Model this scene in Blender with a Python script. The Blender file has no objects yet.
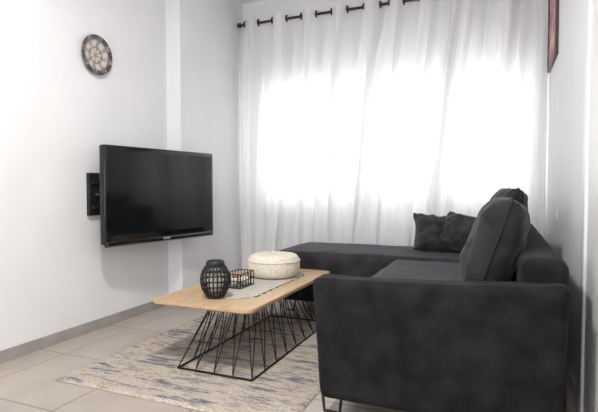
import bpy, bmesh, math, random
from mathutils import Vector, Matrix, noise
random.seed(3)
S=bpy.context.scene
C=S.collection
S.view_settings.view_transform='Standard'
S.view_settings.look='None'
S.view_settings.exposure=0.0

# ---------------------------------------------------------------- helpers
def mat(name,col,rough=.6,metal=0,spec=.5):
    m=bpy.data.materials.new(name); m.use_nodes=True
    b=m.node_tree.nodes['Principled BSDF']
    b.inputs['Base Color'].default_value=(*col,1)
    b.inputs['Roughness'].default_value=rough
    b.inputs['Metallic'].default_value=metal
    b.inputs['Specular IOR Level'].default_value=spec
    return m
def N(m,t,**k):
    n=m.node_tree.nodes.new(t)
    for a,v in k.items():
        if a in n.inputs.keys(): n.inputs[a].default_value=v
        else: setattr(n,a,v)
    return n
def L(m,a,b): m.node_tree.links.new(a,b)
def B(m): return m.node_tree.nodes['Principled BSDF']
def ramp(m,stops):
    r=N(m,'ShaderNodeValToRGB'); e=r.color_ramp.elements
    while len(e)<len(stops): e.new(.5)
    for i,(p,c) in enumerate(stops):
        e[i].position=p; e[i].color=(*c,1)
    return r
def noisy(m,scale,c1,c2,bump=0.0,detail=4,lo=.35,hi=.65,bscale=None):
    tc=N(m,'ShaderNodeTexCoord'); n=N(m,'ShaderNodeTexNoise',Scale=scale,Detail=detail)
    L(m,tc.outputs['Object'],n.inputs['Vector'])
    r=ramp(m,[(lo,c1),(hi,c2)]); L(m,n.outputs['Fac'],r.inputs['Fac'])
    L(m,r.outputs['Color'],B(m).inputs['Base Color'])
    if bump:
        n2=N(m,'ShaderNodeTexNoise',Scale=bscale or scale*4,Detail=3)
        L(m,tc.outputs['Object'],n2.inputs['Vector'])
        bp=N(m,'ShaderNodeBump',Strength=bump,Distance=.01)
        L(m,n2.outputs['Fac'],bp.inputs['Height']); L(m,bp.outputs['Normal'],B(m).inputs['Normal'])
    return m
def empty(name,loc=(0,0,0)):
    e=bpy.data.objects.new(name,None); e.location=loc; e.empty_display_size=.1; C.objects.link(e); return e
def obj(name,bm,m,parent=None,smooth=False):
    me=bpy.data.meshes.new(name); bm.normal_update(); bm.to_mesh(me); bm.free()
    if smooth:
        for p in me.polygons: p.use_smooth=True
    o=bpy.data.objects.new(name,me); C.objects.link(o)
    if m: me.materials.append(m)
    if parent:
        o.parent=parent; o.matrix_parent_inverse=Matrix.Translation(-parent.location)
    return o
def box(name,lo,hi,m,parent=None,bev=0,seg=3,rot=None,smooth=None):
    bm=bmesh.new(); bmesh.ops.create_cube(bm,size=1)
    lo=Vector(lo);hi=Vector(hi);c=(lo+hi)/2;d=hi-lo
    for v in bm.verts: v.co=Vector((v.co.x*d.x,v.co.y*d.y,v.co.z*d.z))
    if bev: bmesh.ops.bevel(bm,geom=bm.edges[:]+bm.verts[:],offset=bev,segments=seg,affect='EDGES',profile=.5)
    M=Matrix.Translation(c)@(rot.to_4x4() if rot else Matrix.Identity(4))
    bm.transform(M)
    return obj(name,bm,m,parent,smooth if smooth is not None else bev>0)
def tube(name,pts,r,m,parent=None,cyc=False,res=3):
    cu=bpy.data.curves.new(name,'CURVE'); cu.dimensions='3D'; cu.bevel_depth=r; cu.bevel_resolution=res; cu.use_fill_caps=True
    lists=pts if isinstance(pts[0][0],(list,tuple,Vector)) else [pts]
    for pl in lists:
        s=cu.splines.new('POLY'); s.points.add(len(pl)-1)
        for i,p in enumerate(pl): s.points[i].co=(*p,1)
        s.use_cyclic_u=cyc
    cu.materials.append(m)
    o=bpy.data.objects.new(name,cu); C.objects.link(o)
    dg=bpy.context.evaluated_depsgraph_get(); me=bpy.data.meshes.new_from_object(o.evaluated_get(dg))
    bpy.data.objects.remove(o)
    for p in me.polygons: p.use_smooth=True
    o=bpy.data.objects.new(name,me); C.objects.link(o)
    if not me.materials: me.materials.append(m)
    if parent: o.parent=parent; o.matrix_parent_inverse=Matrix.Translation(-parent.location)
    return o
def lathe(name,prof,m,parent=None,seg=64,c=(0,0,0),fn=None,rot=None):
    bm=bmesh.new(); rings=[]
    for k,(r,z) in enumerate(prof):
        ring=[]
        for i in range(seg):
            a=2*math.pi*i/seg; rr,zz=(r,z) if not fn else fn(r,z,a)
            ring.append(bm.verts.new((rr*math.cos(a),rr*math.sin(a),zz)))
        rings.append(ring)
    for a,b in zip(rings,rings[1:]):
        for i in range(seg): bm.faces.new((a[i],a[(i+1)%seg],b[(i+1)%seg],b[i]))
    if prof[0][0]>1e-4: bm.faces.new(rings[0][::-1])
    if prof[-1][0]>1e-4: bm.faces.new(rings[-1])
    bmesh.ops.remove_doubles(bm,verts=bm.verts,dist=1e-5)
    bm.transform(Matrix.Translation(c)@(rot.to_4x4() if rot else Matrix.Identity(4)))
    bmesh.ops.recalc_face_normals(bm,faces=bm.faces)
    return obj(name,bm,m,parent,True)
def cushion(name,dims,m,parent,loc,rot=None,n=22,wr=.01,seed=0,edge=.35,pinch=.06,shape=None):
    """pillow: dims = width(x) height(z) thickness(y)"""
    w,h,t=dims; bm=bmesh.new(); G={}
    for side in (-1,1):
        for i in range(n+1):
            for j in range(n+1):
                u=-math.cos(math.pi*i/n)*.55+(-1+2*i/n)*.45; v=-math.cos(math.pi*j/n)*.55+(-1+2*j/n)*.45
                on=i in(0,n) or j in(0,n)
                k=(0 if on else side,i,j)
                if k in G: continue
                f=((1-abs(u)**3)*(1-abs(v)**3))
                th=t/2*(f**edge if f>0 else 0)
                x=u*w/2*(1-pinch*(1-v*v)*abs(u)); z=v*h/2*(1-pinch*(1-u*u)*abs(v))
                p=Vector((x,side*th,z))
                nn=noise.noise(Vector((x*9+seed,side*2,z*9)))
                nn+=.6*noise.noise(Vector((x*22+seed,side*2+5,z*22)))
                p.y+=wr*nn*side*(0 if on else 1)
                if shape: p=shape(p,u,v)
                G[k]=bm.verts.new(p)
    g=lambda s,i,j:G[(0 if (i in(0,n) or j in(0,n)) else s,i,j)]
    for s in(-1,1):
        for i in range(n):
            for j in range(n):
                q=(g(s,i,j),g(s,i+1,j),g(s,i+1,j+1),g(s,i,j+1))
                bm.faces.new(q if s<0 else q[::-1])
    bm.transform(Matrix.Translation(loc)@(rot.to_4x4() if rot else Matrix.Identity(4)))
    return obj(name,bm,m,parent,True)
def softbox(name,lo,hi,m,parent,r=.05,puff=(0,0,.0),wr=.006,n=14,shape=None,seed=0,rot=None,power=None):
    """rounded, upholstered block with gentle bulge + wrinkles"""
    lo=Vector(lo);hi=Vector(hi);c=(lo+hi)/2;d=(hi-lo)/2
    bm=bmesh.new(); bmesh.ops.create_cube(bm,size=2)
    bmesh.ops.subdivide_edges(bm,edges=bm.edges[:],cuts=n*2,use_grid_fill=True)
    for v in bm.verts:
        p=Vector([math.copysign(abs(a)**.6,a) for a in v.co]); q=Vector((p.x*d.x,p.y*d.y,p.z*d.z))
        inn=Vector([max(-(d[k]-r),min(d[k]-r,q[k])) for k in range(3)])
        dl=q-inn
        if dl.length>1e-6: q=inn+dl.normalized()*r
        for k in range(3):
            a,b=[x for x in range(3) if x!=k]
            q[k]+=puff[k]*math.copysign(1,p[k])*(abs(p[k])**3)*(1-p[a]**2)*(1-p[b]**2)
        nv=Vector((q.x+seed*3,q.y,q.z))
        dn=noise.noise(nv*4)*wr+noise.noise(nv*13)*wr*.35
        q+= (dl.normalized() if dl.length>1e-6 else Vector((0,0,1)))*dn
        v.co=q
        if shape: v.co=shape(v.co,p)
    bm.transform(Matrix.Translation(c)@(rot.to_4x4() if rot else Matrix.Identity(4)))
    return obj(name,bm,m,parent,True)

# ---------------------------------------------------------------- materials
wallM=noisy(mat('wall_paint',(.8,.8,.82),.75),3,(.82,.82,.83),(.85,.85,.86),.06,bscale=120)
ceilM=mat('ceiling_paint',(.88,.88,.88),.8)
skirtM=noisy(mat('skirting_tile',(.4,.38,.36),.35),6,(.30,.275,.26),(.39,.36,.335))
floorM=mat('floor_tile',(.5,.47,.44),.3)
tc=N(floorM,'ShaderNodeTexCoord'); mp=N(floorM,'ShaderNodeMapping'); mp.inputs['Location'].default_value=(.13,.2,0)
br=N(floorM,'ShaderNodeTexBrick',Scale=1.0); br.offset=0; br.inputs['Brick Width'].default_value=.6; br.inputs['Row Height'].default_value=.6
br.inputs['Mortar Size'].default_value=.005; br.inputs['Mortar Smooth'].default_value=.2
br.inputs['Color1'].default_value=(.43,.372,.325,1); br.inputs['Color2'].default_value=(.47,.407,.355,1); br.inputs['Mortar'].default_value=(.22,.19,.165,1)
L(floorM,tc.outputs['Object'],mp.inputs['Vector']); L(floorM,mp.outputs['Vector'],br.inputs['Vector'])
nz=N(floorM,'ShaderNodeTexNoise',Scale=3.5,Detail=8); L(floorM,tc.outputs['Object'],nz.inputs['Vector'])
rr=ramp(floorM,[(.3,(.84,.84,.84)),(.7,(1.05,1.04,1.03))]); L(floorM,nz.outputs['Fac'],rr.inputs['Fac'])
mx=N(floorM,'ShaderNodeMixRGB',blend_type='MULTIPLY'); mx.inputs[0].default_value=1
L(floorM,br.outputs['Color'],mx.inputs[1]); L(floorM,rr.outputs['Color'],mx.inputs[2]); L(floorM,mx.outputs[0],B(floorM).inputs['Base Color'])

def velvet(name,c1,c2,sheen=.08):
    m=mat(name,c1,.85,spec=.2); noisy(m,9,c1,c2,.3,detail=8,lo=.36,hi=.68,bscale=60)
    B(m).inputs['Sheen Weight'].default_value=sheen; B(m).inputs['Sheen Roughness'].default_value=.4
    B(m).inputs['Sheen Tint'].default_value=(.95,.92,1,1); return m
velM=velvet('velvet_charcoal',(.0065,.006,.007),(.019,.0175,.0195),.04)
velM2=velvet('velvet_cushion',(.020,.0185,.0215),(.040,.037,.042),.18)
pilM=velvet('velvet_pillow',(.024,.022,.026),(.060,.056,.062),.25)
pipeM=mat('piping',(.012,.012,.014),.8)
blackM=mat('black_metal',(.012,.012,.012),.4,.6)
matteblack=mat('black_matte',(.010,.010,.010),.55)
rodM=mat('rod_bronze',(.06,.04,.035),.35,.8)
tvM=mat('tv_bezel',(.006,.006,.007),.12)
scrM=mat('tv_screen_glass',(.006,.007,.008),.1,spec=.35)
silM=mat('silver',(.6,.6,.62),.3,.9)
white=mat('white_plastic',(.8,.8,.8),.4)
frameM=mat('window_frame_alu',(.75,.76,.78),.4)
woodM=mat('light_oak',(.6,.42,.25),.38)
t=N(woodM,'ShaderNodeTexCoord'); mp=N(woodM,'ShaderNodeMapping'); mp.inputs['Scale'].default_value=(14,1.1,14)
nn=N(woodM,'ShaderNodeTexNoise',Scale=2.2,Detail=6,Distortion=.6); L(woodM,t.outputs['Object'],mp.inputs['Vector']); L(woodM,mp.outputs['Vector'],nn.inputs['Vector'])
r=ramp(woodM,[(.3,(.45,.30,.17)),(.5,(.54,.375,.225)),(.75,(.60,.43,.27))]); L(woodM,nn.outputs['Fac'],r.inputs['Fac']); L(woodM,r.outputs['Color'],B(woodM).inputs['Base Color'])
edgeM=mat('oak_edge',(.38,.24,.12),.5)
creamM=noisy(mat('cream_crochet',(.75,.68,.6),.9),50,(.74,.66,.54),(.88,.82,.72),.5,bscale=140)
laceM=mat('lace_beige',(.6,.52,.4),.9)
t=N(laceM,'ShaderNodeTexCoord'); vo=N(laceM,'ShaderNodeTexVoronoi',Scale=55.0); L(laceM,t.outputs['Object'],vo.inputs['Vector'])
r=ramp(laceM,[(.1,(.66,.57,.44)),(.4,(.92,.88,.80))]); L(laceM,vo.outputs['Distance'],r.inputs['Fac']); L(laceM,r.outputs['Color'],B(laceM).inputs['Base Color'])
candM=mat('candle_wax',(.85,.82,.76),.5)

# rug
rugM=mat('rug_wool',(.7,.66,.6),.95,spec=.1)
t=N(rugM,'ShaderNodeTexCoord'); mp=N(rugM,'ShaderNodeMapping'); mp.inputs['Scale'].default_value=(1.6,7,1)
n1=N(rugM,'ShaderNodeTexNoise',Scale=2.2,Detail=12,Roughness=.76,Distortion=.3); L(rugM,t.outputs['Object'],mp.inputs['Vector']); L(rugM,mp.outputs['Vector'],n1.inputs['Vector'])
r=ramp(rugM,[(.36,(.11,.11,.13)),(.43,(.23,.22,.235)),(.48,(.45,.395,.345)),(.54,(.57,.50,.42)),(.60,(.30,.23,.18)),(.66,(.55,.49,.42))])
L(rugM,n1.outputs['Fac'],r.inputs['Fac'])
n2=N(rugM,'ShaderNodeTexNoise',Scale=90,Detail=3); L(rugM,t.outputs['Object'],n2.inputs['Vector'])
r2=ramp(rugM,[(.3,(.7,.7,.7)),(.7,(1.1,1.1,1.1))]); L(rugM,n2.outputs['Fac'],r2.inputs['Fac'])
mx=N(rugM,'ShaderNodeMixRGB',blend_type='MULTIPLY'); mx.inputs[0].default_value=1
L(rugM,r.outputs['Color'],mx.inputs[1]); L(rugM,r2.outputs['Color'],mx.inputs[2]); L(rugM,mx.outputs[0],B(rugM).inputs['Base Color'])
bp=N(rugM,'ShaderNodeBump',Strength=.6,Distance=.006); L(rugM,n2.outputs['Fac'],bp.inputs['Height']); L(rugM,bp.outputs['Normal'],B(rugM).inputs['Normal'])

# curtain: sheer fabric
curM=bpy.data.materials.new('sheer_curtain'); curM.use_nodes=True; nt=curM.node_tree; nt.nodes.clear()
out=N(curM,'ShaderNodeOutputMaterial'); tr=N(curM,'ShaderNodeBsdfTranslucent'); df=N(curM,'ShaderNodeBsdfDiffuse'); tp=N(curM,'ShaderNodeBsdfTransparent')
tr.inputs['Color'].default_value=(.92,.92,.92,1); df.inputs['Color'].default_value=(.92,.92,.92,1)
m1=N(curM,'ShaderNodeMixShader'); m1.inputs[0].default_value=.70; L(curM,tr.outputs[0],m1.inputs[1]); L(curM,df.outputs[0],m1.inputs[2])
m2=N(curM,'ShaderNodeMixShader'); m2.inputs[0].default_value=.03; L(curM,m1.outputs[0],m2.inputs[1]); L(curM,tp.outputs[0],m2.inputs[2]); L(curM,m2.outputs[0],out.inputs['Surface'])

# ---------------------------------------------------------------- room
XL,XP,XR,YW,YB,ZC=-2.75,-2.60,.36,4.64,-2.6,3.04
box('floor',(XL-.2,YB-.2,-.1),(XR+.2,YW+.2,0),floorM)
box('ceiling',(XL-.2,YB-.2,ZC),(XR+.2,YW+.2,ZC+.1),ceilM)
bm=bmesh.new()
def addbox(bm,lo,hi):
    r=bmesh.ops.create_cube(bm,size=1); 
    for v in r['verts']:
        v.co=Vector([(lo[k]+hi[k])/2+v.co[k]*(hi[k]-lo[k]) for k in range(3)])
addbox(bm,(XL-.2,YB-.2,0),(XL,YW+.2,ZC)); addbox(bm,(XL,3.52,0),(XP,YW,ZC))
obj('wall_left',bm,wallM)
box('wall_right',(XR,YB-.2,0),(XR+.2,YW+.2,ZC),wallM)
wx0,wx1,wz0,wz1=-2.36,.22,.90,2.15
bm=bmesh.new()
addbox(bm,(XL,YW,0),(XR,YW+.2,wz0)); addbox(bm,(XL,YW,wz1),(XR,YW+.2,ZC))
addbox(bm,(XL,YW,wz0),(wx0,YW+.2,wz1)); addbox(bm,(wx1,YW,wz0),(XR,YW+.2,wz1))
obj('wall_back',bm,wallM)
bm=bmesh.new()
addbox(bm,(XL,YB-.2,0),(-2.45,YB,ZC)); addbox(bm,(.05,YB-.2,0),(XR,YB,ZC)); addbox(bm,(-2.45,YB-.2,2.4),(.05,YB,ZC))  # unseen wall; its wide opening is added to let in fill light
obj('wall_front',bm,wallM)
box('baseboard_left',(XL,YB,0),(XL+.012,3.508,.075),skirtM)
box('baseboard_pillar',(XP,3.508,0),(XP+.012,YW,.075),skirtM)
box('baseboard_step',(XL,3.508,0),(XP+.012,3.52,.075),skirtM)
box('baseboard_back',(XP,YW-.012,0),(XR,YW,.075),skirtM)
box('baseboard_right',(XR-.012,-1,0),(XR,YW,.075),skirtM)
W=empty('window_1',((wx0+wx1)/2,YW+.1,1.5))
y0,y1=YW+.07,YW+.13
for i,(a,b) in enumerate([((wx0,y0,wz0),(wx1,y1,wz0+.06)),((wx0,y0,wz1-.06),(wx1,y1,wz1)),((wx0,y0,wz0),(wx0+.06,y1,wz1)),((wx1-.06,y0,wz0),(wx1,y1,wz1)),((-1.54,y0,wz0),(-1.46,y1,wz1)),((-.70,y0,wz0),(-.62,y1,wz1))]):
    box('frame_%d'%i,a,b,frameM,W,.004,1)
box('sill',(wx0-.04,YW-.04,wz0-.03),(wx1+.04,YW+.1,wz0-.001),frameM,W,.005,2)
D=empty('door_1',(XR,1.9,1))
box('casing_side',(XR-.025,2.36,0),(XR-.001,2.44,2.1),white,D,.004,2)
box('casing_head',(XR-.025,1.46,2.1),(XR-.001,2.44,2.18),white,D,.004,2)
box('casing_far',(XR-.025,1.46,0),(XR-.001,1.54,2.1),white,D,.004,2)
box('leaf',(XR-.014,1.54,.005),(XR-.001,2.36,2.1),white,D,.003,2)

# ---------------------------------------------------------------- curtain + rod
YR,ZR=4.50,2.765
R=empty('curtain_rod',(-1.2,YR,ZR))
tube('rod',[(-2.57,YR,ZR),(XR-.03,YR,ZR)],.013,rodM,R)
lathe('finial',[(0,-.03),(.016,-.025),(.026,-.005),(.026,.008),(.014,.022),(.012,.03)],rodM,R,24,(-2.56,YR,ZR),rot=Matrix.Rotation(math.pi/2,3,'Y'))
for x in(-2.5,-1.05,.28):
    box('bracket',(x-.01,YR,ZR-.012),(x+.01,YW-.001,ZR+.012),rodM,R,.003,2)
def curtain(name,xa,xb,lean0,lean1,leanmid,yoff,ph,per,seed,amp=.055):
    bm=bmesh.new(); nx=int((xb-xa)/.004); nz=60; top=ZR+.05; bot=.025; G=[]
    for j in range(nz+1):
        v=j/nz; z=top+(bot-top)*v; row=[]
        for i in range(nx+1):
            s=i/nx
            X=xa+(xb-xa)*s
            lean=lean0*(1-s)+lean1*s+leanmid*math.sin(math.pi*s)
            k=v**1.1
            Xb=X+lean*k
            base=math.sin(2*math.pi*(X-xa)/per+ph)
            f2=math.sin(2*math.pi*(X-xa)/(per*.37)+seed+1.5*noise.noise(Vector((X*2,seed,v*1.5))))
            g=noise.noise(Vector((X*2.4+seed*7,v*1.2,seed)))
            g2=noise.noise(Vector((X*11+seed*3,v*1.6,seed+4)))
            g3=noise.noise(Vector((X*26+seed*5,v*2.0,seed+9)))
            a=amp*(1-.2*min(1,v*2.2))
            q=min(1,v*5)
            y=YR+(yoff-.015)*min(1,v*6)+a*base+.024*f2*q+.05*g*min(1,v*3)+.06*g2*q+.024*g3*q
            lim=YW-.05
            if y>lim-.03: y=lim-.03*math.exp(-(y-lim+.03)/.03)
            if z<.75:            # resting against the chaise
                f=min(1,(.75-z)/.2); lo_=4.435
                yl=lo_+.012*math.exp(min(0,(y-lo_))/.05) if y<lo_+.012 else y
                y=y*(1-f)+yl*f
            Xb+=.04*g2*q+.02*g3*q
            row.append(bm.verts.new((max(XP+.006,min(XR-.01,Xb)),y,z)))
        G.append(row)
    for j in range(nz):
        for i in range(nx): bm.faces.new((G[j][i],G[j+1][i],G[j+1][i+1],G[j][i+1]))
    o=obj(name,bm,curM,None,True)
    pts=[]; k=math.ceil(ph/math.pi+1e-6)
    while True:
        x=xa+(k*math.pi-ph)*per/(2*math.pi); k+=1
        if x>xb: break
        pts.append([(x,YR+.028*math.cos(q),ZR+.028*math.sin(q)) for q in [2*math.pi*k2/20 for k2 in range(20)]])
    if pts: 
        e=tube('eyelets',pts,.008,rodM,None,True,2); e.parent=o
    return o
curtain('curtain',-2.575,-1.0,0,-.16,-.05,0,math.pi/2,.32,1.3)
curtain('curtain',-1.09,-.30,-.30,-.24,-.02,-.04,0.4,.27,4.1,.06)
curtain('curtain',-.42,.33,-.32,0,-.05,-.02,1.2,.30,7.7)

# ---------------------------------------------------------------- TV
a=Vector((-2.58,2.59,0)); b=Vector((-2.395,3.69,0)); w=(b-a).length; ang=math.atan2((b-a).y,(b-a).x)
T=empty('television',((a+b)/2).to_tuple()[:2]+(.99,))
rz=Matrix.Rotation(ang,3,'Z'); ct=Vector(((a+b)/2)); ct.z=.99
def tvb(nm,lo,hi,m,bev=0.0,seg=3):
    o=box(nm,lo,hi,m,None,bev,seg); o.data.transform(Matrix.Translation(ct)@rz.to_4x4())
    o.parent=T; o.matrix_parent_inverse=Matrix.Translation(-T.location); return o
H=.735
tvb('housing',(-w/2,-.018,-H/2+.02),(w/2,.045,H/2),tvM,.012)
tvb('back_bulge',(-w/2+.12,.04,-H/2+.1),(w/2-.12,.075,H/2-.12),matteblack,.015)
tvb('screen',(-w/2+.032,-.0205,-H/2+.085),(w/2-.032,-.0175,H/2-.032),scrM)
tvb('bottom_bezel',(-w/2+.01,-.026,-H/2),(w/2-.01,.02,-H/2+.045),tvM,.012)
tvb('trim_strip',(-w/2+.015,-.0275,-H/2+.004),(w/2-.015,-.0255,-H/2+.009),silM)
tvb('logo',(-.035,-.0285,-H/2+.018),(.035,-.0255,-H/2+.034),silM,.001)
box('mount_plate',(XL+.001,2.60,.85),(XL+.03,2.70,1.16),matteblack,T,.004)
box('mount_rail_top',(XL+.02,2.62,1.08),(XL+.05,3.3,1.10),matteblack,T,.003)
box('mount_rail_low',(XL+.02,2.62,.90),(XL+.05,3.3,.92),matteblack,T,.003)
tube('mount_arm',[(XL+.03,2.66,1.0),(-2.66,2.7,1.0),(-2.6,3.1,1.0)],.014,matteblack,T)
box('mount_head',(-2.66,2.64,.92),(-2.60,2.70,1.08),matteblack,T,.006)

# ---------------------------------------------------------------- wall plate
plM=mat('painted_ceramic',(.5,.3,.2),.25)
t=N(plM,'ShaderNodeTexCoord'); sep=N(plM,'ShaderNodeSeparateXYZ'); L(plM,t.outputs['Object'],sep.inputs[0])
ln=N(plM,'ShaderNodeVectorMath',operation='LENGTH'); L(plM,t.outputs['Object'],ln.inputs[0])
ring=ramp(plM,[(0,(.35,.08,.05)),(.16,(.66,.56,.44)),(.30,(.62,.58,.53)),(.40,(.18,.22,.26)),(.50,(.66,.60,.52)),(.70,(.60,.52,.44)),(.79,(.11,.10,.12)),(.97,(.045,.035,.045))])
ml=N(plM,'ShaderNodeMath',operation='MULTIPLY'); ml.inputs[1].default_value=1/.145; L(plM,ln.outputs['Value'],ml.inputs[0]); L(plM,ml.outputs[0],ring.inputs['Fac'])
at=N(plM,'ShaderNodeMath',operation='ARCTAN2'); L(plM,sep.outputs['X'],at.inputs[0]); L(plM,sep.outputs['Y'],at.inputs[1])
mu=N(plM,'ShaderNodeMath',operation='MULTIPLY'); mu.inputs[1].default_value=8; L(plM,at.outputs[0],mu.inputs[0])
cs=N(plM,'ShaderNodeMath',operation='SINE'); L(plM,mu.outputs[0],cs.inputs[0])
gt=N(plM,'ShaderNodeMath',operation='GREATER_THAN'); gt.inputs[1].default_value=.2; L(plM,cs.outputs[0],gt.inputs[0])
vo=N(plM,'ShaderNodeTexVoronoi',Scale=55.0); L(plM,t.outputs['Object'],vo.inputs['Vector'])
mm=N(plM,'ShaderNodeMixRGB',blend_type='MIX'); sc=N(plM,'ShaderNodeMath',operation='MULTIPLY'); sc.inputs[1].default_value=.7
L(plM,gt.outputs[0],sc.inputs[0]); L(plM,sc.outputs[0],mm.inputs[0]); L(plM,ring.outputs['Color'],mm.inputs[1])
vr=ramp(plM,[(.2,(.36,.10,.07)),(.45,(.11,.19,.14)),(.6,(.12,.15,.26)),(.85,(.62,.50,.34))]); L(plM,vo.outputs['Color'],vr.inputs['Fac']); L(plM,vr.outputs['Color'],mm.inputs[2]); L(plM,mm.outputs[0],B(plM).inputs['Base Color'])
o=lathe('decorative_wall_plate',[(0,.006),(.08,.008),(.1,.016),(.138,.026),(.143,.028),(.144,.024),(.1,.008),(.06,0),(0,0)],plM,None,64)
o.location=(XL+.002,2.70,2.02); o.rotation_euler=(0,math.pi/2,0)

# ---------------------------------------------------------------- picture, switch
art=mat('art_print',(.4,.1,.1),.5); noisy(art,9,(.30,.06,.07),(.75,.5,.48),detail=3)
frm=mat('picture_frame_wood',(.10,.04,.035),.4)
P=empty('framed_picture',(XR,4.1,2.4))
pz0,pz1,py0,py1=1.98,2.80,3.80,4.40
for i,(p,q) in enumerate([((py0,pz0),(py1,pz0+.03)),((py0,pz1-.03),(py1,pz1)),((py0,pz0),(py0+.03,pz1)),((py1-.03,pz0),(py1,pz1))]):
    box('frame_bar_%d'%i,(XR-.022,p[0],p[1]),(XR-.001,q[0],q[1]),frm,P,.003,2)
box('print',(XR-.012,py0+.03,pz0+.03),(XR-.002,py1-.03,pz1-.03),art,P)
SW=empty('wall_switch',(XR,3.64,.86))
box('plate',(XR-.009,3.60,.82),(XR-.001,3.68,.90),white,SW,.003,2)
box('rocker',(XR-.014,3.62,.84),(XR-.008,3.66,.88),white,SW,.002,2)

# ---------------------------------------------------------------- rug
bm=bmesh.new(); rx0,rx1,ry0,ry1=-2.23,-.84,1.87,3.60
nx,ny=70,100; G=[]
for j in range(ny+1):
    row=[]
    for i in range(nx+1):
        x=rx0+(rx1-rx0)*i/nx; y=ry0+(ry1-ry0)*j/ny
        e=min(i,nx-i,j,ny-j); z=.012+.0015*noise.noise(Vector((x*6,y*6,0))) if e>0 else .002
        row.append(bm.verts.new((x+.004*noise.noise(Vector((y*9,0,1)))*(i in(0,nx)),y+.004*noise.noise(Vector((x*9,3,1)))*(j in(0,ny)),z)))
    G.append(row)
for j in range(ny):
    for i in range(nx): bm.faces.new((G[j][i],G[j][i+1],G[j+1][i+1],G[j+1][i]))
obj('area_rug',bm,rugM,None,True)

# ---------------------------------------------------------------- coffee table
tx0,tx1,ty0,ty1,th=-1.90,-1.22,2.25,3.60,.392
CT=empty('coffee_table',((tx0+tx1)/2,(ty0+ty1)/2,th))
def slab(name,x0,x1,y0,y1,z0,z1,r,m,par):
    bm=bmesh.new(); pts=[]
    for cx,cy,a0 in((x1-r,y1-r,0),(x0+r,y1-r,90),(x0+r,y0+r,180),(x1-r,y0+r,270)):
        for k in range(9):
            a=math.radians(a0+k*90/8); pts.append((cx+r*math.cos(a),cy+r*math.sin(a)))
    vs=[bm.verts.new((x,y,z0)) for x,y in pts]; f=bm.faces.new(vs)
    e=bmesh.ops.extrude_face_region(bm,geom=[f]); 
    for v in e['geom']:
        if isinstance(v,bmesh.types.BMVert): v.co.z=z1
    bmesh.ops.recalc_face_normals(bm,faces=bm.faces)
    hor=[e for e in bm.edges if abs(e.verts[0].co.z-e.verts[1].co.z)<1e-6]
    bmesh.ops.bevel(bm,geom=hor,offset=.003,segments=2,affect='EDGES')
    return obj(name,bm,m,par)
slab('top',tx0,tx1,ty0,ty1,th-.020,th,.06,woodM,CT)
slab('top_edge_band',tx0+.002,tx1-.002,ty0+.002,ty1-.002,th-.024,th-.0195,.059,edgeM,CT)
zb=.020; zt=th-.030
bx0,bx1,by0,by1=-1.69,-1.21,2.24,3.46
ux0,ux1,uy0,uy1=-1.64,-1.34,2.50,3.30
rect=lambda x0,x1,y0,y1,z:[(x0,y0,z),(x1,y0,z),(x1,y1,z),(x0,y1,z)]
tube('base_frame',rect(bx0,bx1,by0,by1,zb),.006,blackM,CT,True)
tube('upper_frame',rect(ux0,ux1,uy0,uy1,zt),.006,blackM,CT,True)
wires=[]
def zig(p0,p1,q0,q1,n):
    P=lambda A,Bq,s:tuple(A[k]+(Bq[k]-A[k])*s for k in range(3))
    for i in range(n):
        wires.append([P(p0,p1,i/n),P(q0,q1,(i+.5)/n)]); wires.append([P(q0,q1,(i+.5)/n),P(p0,p1,(i+1)/n)])
bo=rect(bx0,bx1,by0,by1,zb); to=rect(ux0,ux1,uy0,uy1,zt)
for k,n in((0,4),(1,8),(2,4),(3,8)): zig(bo[k],bo[(k+1)%4],to[k],to[(k+1)%4],n)
tube('wire_legs',wires,.0034,blackM,CT,False,2)

# runner
bm=bmesh.new(); cx,ya,yb=-1.51,2.44,3.44; n=90; G=[]
for j in range(n+1):
    y=ya+(yb-ya)*j/n; s=min(1,(min(j,n-j)/n)*9)**.5
    hw=(.155+.014*abs(math.sin(j/n*math.pi*11)))*max(.15,s)
    G.append([bm.verts.new((cx+hw*u,y,th+.0018+.0008*math.sin(j*1.1+u*9))) for u in [-1+2*i/12 for i in range(13)]])
for j in range(n):
    for i in range(12): bm.faces.new((G[j][i],G[j][i+1],G[j+1][i+1],G[j+1][i]))
bmesh.ops.solidify(bm,geom=bm.faces[:],thickness=.0015)
obj('lace_table_runner',bm,laceM,None,True)

# lantern
LC=(-1.57,2.45); z0=th+.004
LN=empty('ribbed_lantern',(LC[0],LC[1],z0))
def br_(f):
    return .048+.038*math.sin(math.pi*min(1,max(0,f*.98+.01)))**.7
hh=.180
ribs=[]
for k in range(22):
    a=2*math.pi*k/22
    ribs.append([(LC[0]+br_(f)*math.cos(a),LC[1]+br_(f)*math.sin(a),z0+.012+hh*f) for f in [i/14 for i in range(15)]])
tube('ribs',ribs,.0052,matteblack,LN,False,2)
rings=[]
for f in(.14,.32,.5,.68,.86):
    rings.append([(LC[0]+(br_(f))*math.cos(q),LC[1]+(br_(f))*math.sin(q),z0+.012+hh*f) for q in [2*math.pi*i/36 for i in range(36)]])
tube('rings',rings,.0048,matteblack,LN,True,2)
lathe('foot',[(0,0),(.052,0),(.056,.006),(.054,.016),(0,.016)],matteblack,LN,36,(LC[0],LC[1],z0))
lathe('collar',[(.046,.0),(.056,.003),(.057,.014),(.050,.03),(.046,.032),(.040,.03),(.040,0)],matteblack,LN,36,(LC[0],LC[1],z0+hh+.008))
lathe('candle',[(0,.016),(.040,.016),(.041,.13),(.03,.135),(0,.13)],candM,LN,32,(LC[0],LC[1],z0))
hp=[(LC[0]+.046*math.cos(q),LC[1],z0+hh+.03+.01*math.sin(q)) for q in [math.pi*i/16 for i in range(17)]]
tube('handle',hp,.003,matteblack,LN)

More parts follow.
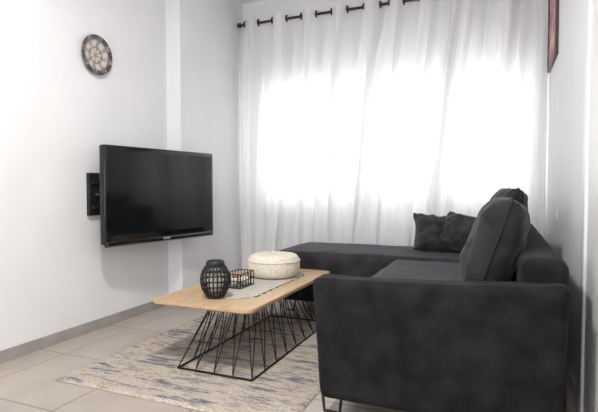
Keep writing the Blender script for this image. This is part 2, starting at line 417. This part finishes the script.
# wire box
BX=empty('wire_candle_basket',(-1.53,2.80,z0))
x0,x1,y0_,y1_,zz=-1.655,-1.535,2.69,2.87,.095
w=[]
for z in(z0+.004,z0+zz*.5,z0+zz):
    w.append(rect(x0,x1,y0_,y1_,z)+[(x0,y0_,z)])
for s in [i/5 for i in range(6)]:
    for (xx,yy) in ((x0+(x1-x0)*s,y0_),(x0+(x1-x0)*s,y1_),(x0,y0_+(y1_-y0_)*s),(x1,y0_+(y1_-y0_)*s)):
        w.append([(xx,yy,z0+.004),(xx,yy,z0+zz)])
    w.append([(x0+(x1-x0)*s,y0_,z0+.004),(x0+(x1-x0)*s,y1_,z0+.004)])
tube('wires',w,.0030,matteblack,BX,False,2)
for i,(xx,yy) in enumerate(((-1.615,2.74),(-1.575,2.82))):
    lathe('tealight_%d'%i,[(0,0),(.024,0),(.026,.045),(.022,.05),(0,.046)],candM,BX,24,(xx,yy,z0+.007))

# crochet round cushion
PC=(-1.55,3.22)
PF=empty('crochet_round_cushion',(PC[0],PC[1],z0))
def rib(r,z,a): 
    k=1+.012*abs(math.sin(a*16)); return r*k,z
pf=[(0,0),(.12,0)]+[(.125+.068*math.sin(math.pi*k/14)**.55,.082-.082*math.cos(math.pi*k/14)) for k in range(1,14)]+[(.12,.164),(.07,.166),(.025,.160),(0,.155)]
lathe('body',pf,creamM,PF,160,(PC[0],PC[1],z0),rib)
tube('seam',[(PC[0]+.188*math.cos(q),PC[1]+.188*math.sin(q),z0+.118) for q in [2*math.pi*i/80 for i in range(80)]],.009,creamM,PF,True,2)
lathe('button',[(0,.152),(.016,.155),(.018,.163),(.01,.169),(0,.170)],creamM,PF,24,(PC[0],PC[1],z0))

# ---------------------------------------------------------------- sofa
SF=empty('corner_sofa',(-.3,3.2,.3))
SX0,SX1,SY0=-.77,.24,2.02
def armshape(q,p):
    q=q.copy()
    if p.x<0: q.x-= .022*(p.z)*abs(p.x)
    if p.x>0: q.x+= .012*(p.z)*abs(p.x)
    if p.z>0:
        q.z+= .02*(p.x)*p.z-.012*(1-p.x**2)
    return q
softbox('arm_panel',(SX0,SY0,.09),(SX1,SY0+.15,.662),velM,SF,.034,(0,.012,.0),.004,n=16,shape=armshape)
softbox('back_rest_frame',(.08,SY0+.10,.09),(SX1+.02,4.36,.765),velM,SF,.045,(.0,0,.006),.004,n=16,seed=2)
box('seat_base',(SX0+.06,SY0+.13,.10),(.1,3.7,.33),velM,SF,.02)
softbox('seat_cushion',(SX0+.03,SY0+.16,.30),(.09,3.655,.515),velM2,SF,.05,(.01,0,.012),.006,seed=4)
box('chaise_base',(-1.72,3.68,.10),(.1,4.34,.33),velM,SF,.03)
softbox('chaise_cushion',(-1.77,3.64,.30),(.09,4.38,.525),velM2,SF,.06,(.01,.01,.012),.006,seed=5,n=18)
def bcush(nm,loc,w,h,t,tilt,seed,yaw=0):
    rot=Matrix.Rotation(math.pi/2+yaw,3,'Z')@Matrix.Rotation(tilt,3,'X')
    cushion(nm,(w,h,t),velM2,SF,loc,rot,wr=.016,seed=seed,edge=.34,pinch=.04,n=34)
    pts=[]
    for k in range(80):
        q=k/80*8; side=int(q//2); s=(q%2)-1
        u,v=((s,-1),(1,s),(-s,1),(-1,-s))[side]
        x=u*w/2*(1-.04*(1-v*v)*abs(u)); z=v*h/2*(1-.04*(1-u*u)*abs(v))
        pts.append(rot@Vector((x,0,z))+Vector(loc))
    tube(nm+'_piping',pts,.005,pipeM,SF,True,2)
bcush('back_cushion_near',(-.025,2.64,.755),.66,.51,.25,math.radians(18),1)
bcush('back_cushion_far',(.0,3.30,.79),.66,.54,.22,math.radians(17),2,.06)
bcush('back_cushion_corner',(.0,3.93,.75),.60,.46,.24,math.radians(14),6)
for i,(x,y) in enumerate(((SX0+.05,SY0+.07),(.15,SY0+.07),(-1.66,3.74),(-1.66,4.28),(.15,4.28))):
    tube('leg_%d'%i,[(x-.035,y,.105),(x-.025,y,.008),(x+.05,y,.008),(x+.06,y,.105)],.008,matteblack,SF)
def pillow(loc,rz,tilt,w,seed):
    o=cushion('throw_pillow',(w,w*.80,.21),pilM,None,(0,0,0),None,wr=.03,seed=seed,edge=.5,pinch=.1,n=30)
    o.location=loc; o.rotation_euler=(tilt,0.14,rz)
pillow((-.45,4.06,.67),.35,-.60,.44,11)
pillow((-.25,3.98,.69),-.45,-.45,.40,15)

# ---------------------------------------------------------------- world + light
Wd=bpy.data.worlds.new('sky'); S.world=Wd; Wd.use_nodes=True
bg=Wd.node_tree.nodes['Background']; bg.inputs[0].default_value=(.975,.985,1,1); bg.inputs[1].default_value=4.5
def portal(nm,loc,rot,sx,sy):
    l=bpy.data.lights.new(nm,'AREA'); l.shape='RECTANGLE'; l.size=sx; l.size_y=sy; l.cycles.is_portal=True
    o=bpy.data.objects.new(nm,l); o.location=loc; o.rotation_euler=rot; C.objects.link(o)
portal('window_portal',((wx0+wx1)/2,YW+.2,(wz0+wz1)/2),(-math.pi/2,0,0),wx1-wx0,wz1-wz0)
portal('rear_fill_portal',(-1.2,YB-.2,1.2),(math.pi/2,0,0),2.5,2.4)  # sky fill through the added opening behind the camera
CL=empty('added_fill_lamp',(-1.2,1.2,ZC))  # lamp and housing added out of view, as fill for the walls
lathe('housing',[(0,0),(.2,0),(.2,-.05),(.19,-.05),(.19,-.01),(0,-.01)],white,CL,48,(-1.2,1.2,ZC-.001))
l=bpy.data.lights.new('fill_light','AREA'); l.shape='DISK'; l.size=.36; l.energy=64; l.color=(1,.985,.965)
o=bpy.data.objects.new('fill_light',l); o.location=(-1.2,1.2,ZC-.055); C.objects.link(o); o.parent=CL; o.matrix_parent_inverse=Matrix.Translation(-CL.location)

# ---------------------------------------------------------------- camera
cam=bpy.data.cameras.new('camera'); co=bpy.data.objects.new('camera',cam); C.objects.link(co)
co.location=(0,0,1.05); co.rotation_euler=(math.radians(90-2.15),0,math.radians(22.7))
cam.lens=480/598*36; cam.sensor_width=36; cam.clip_start=.02
S.camera=co
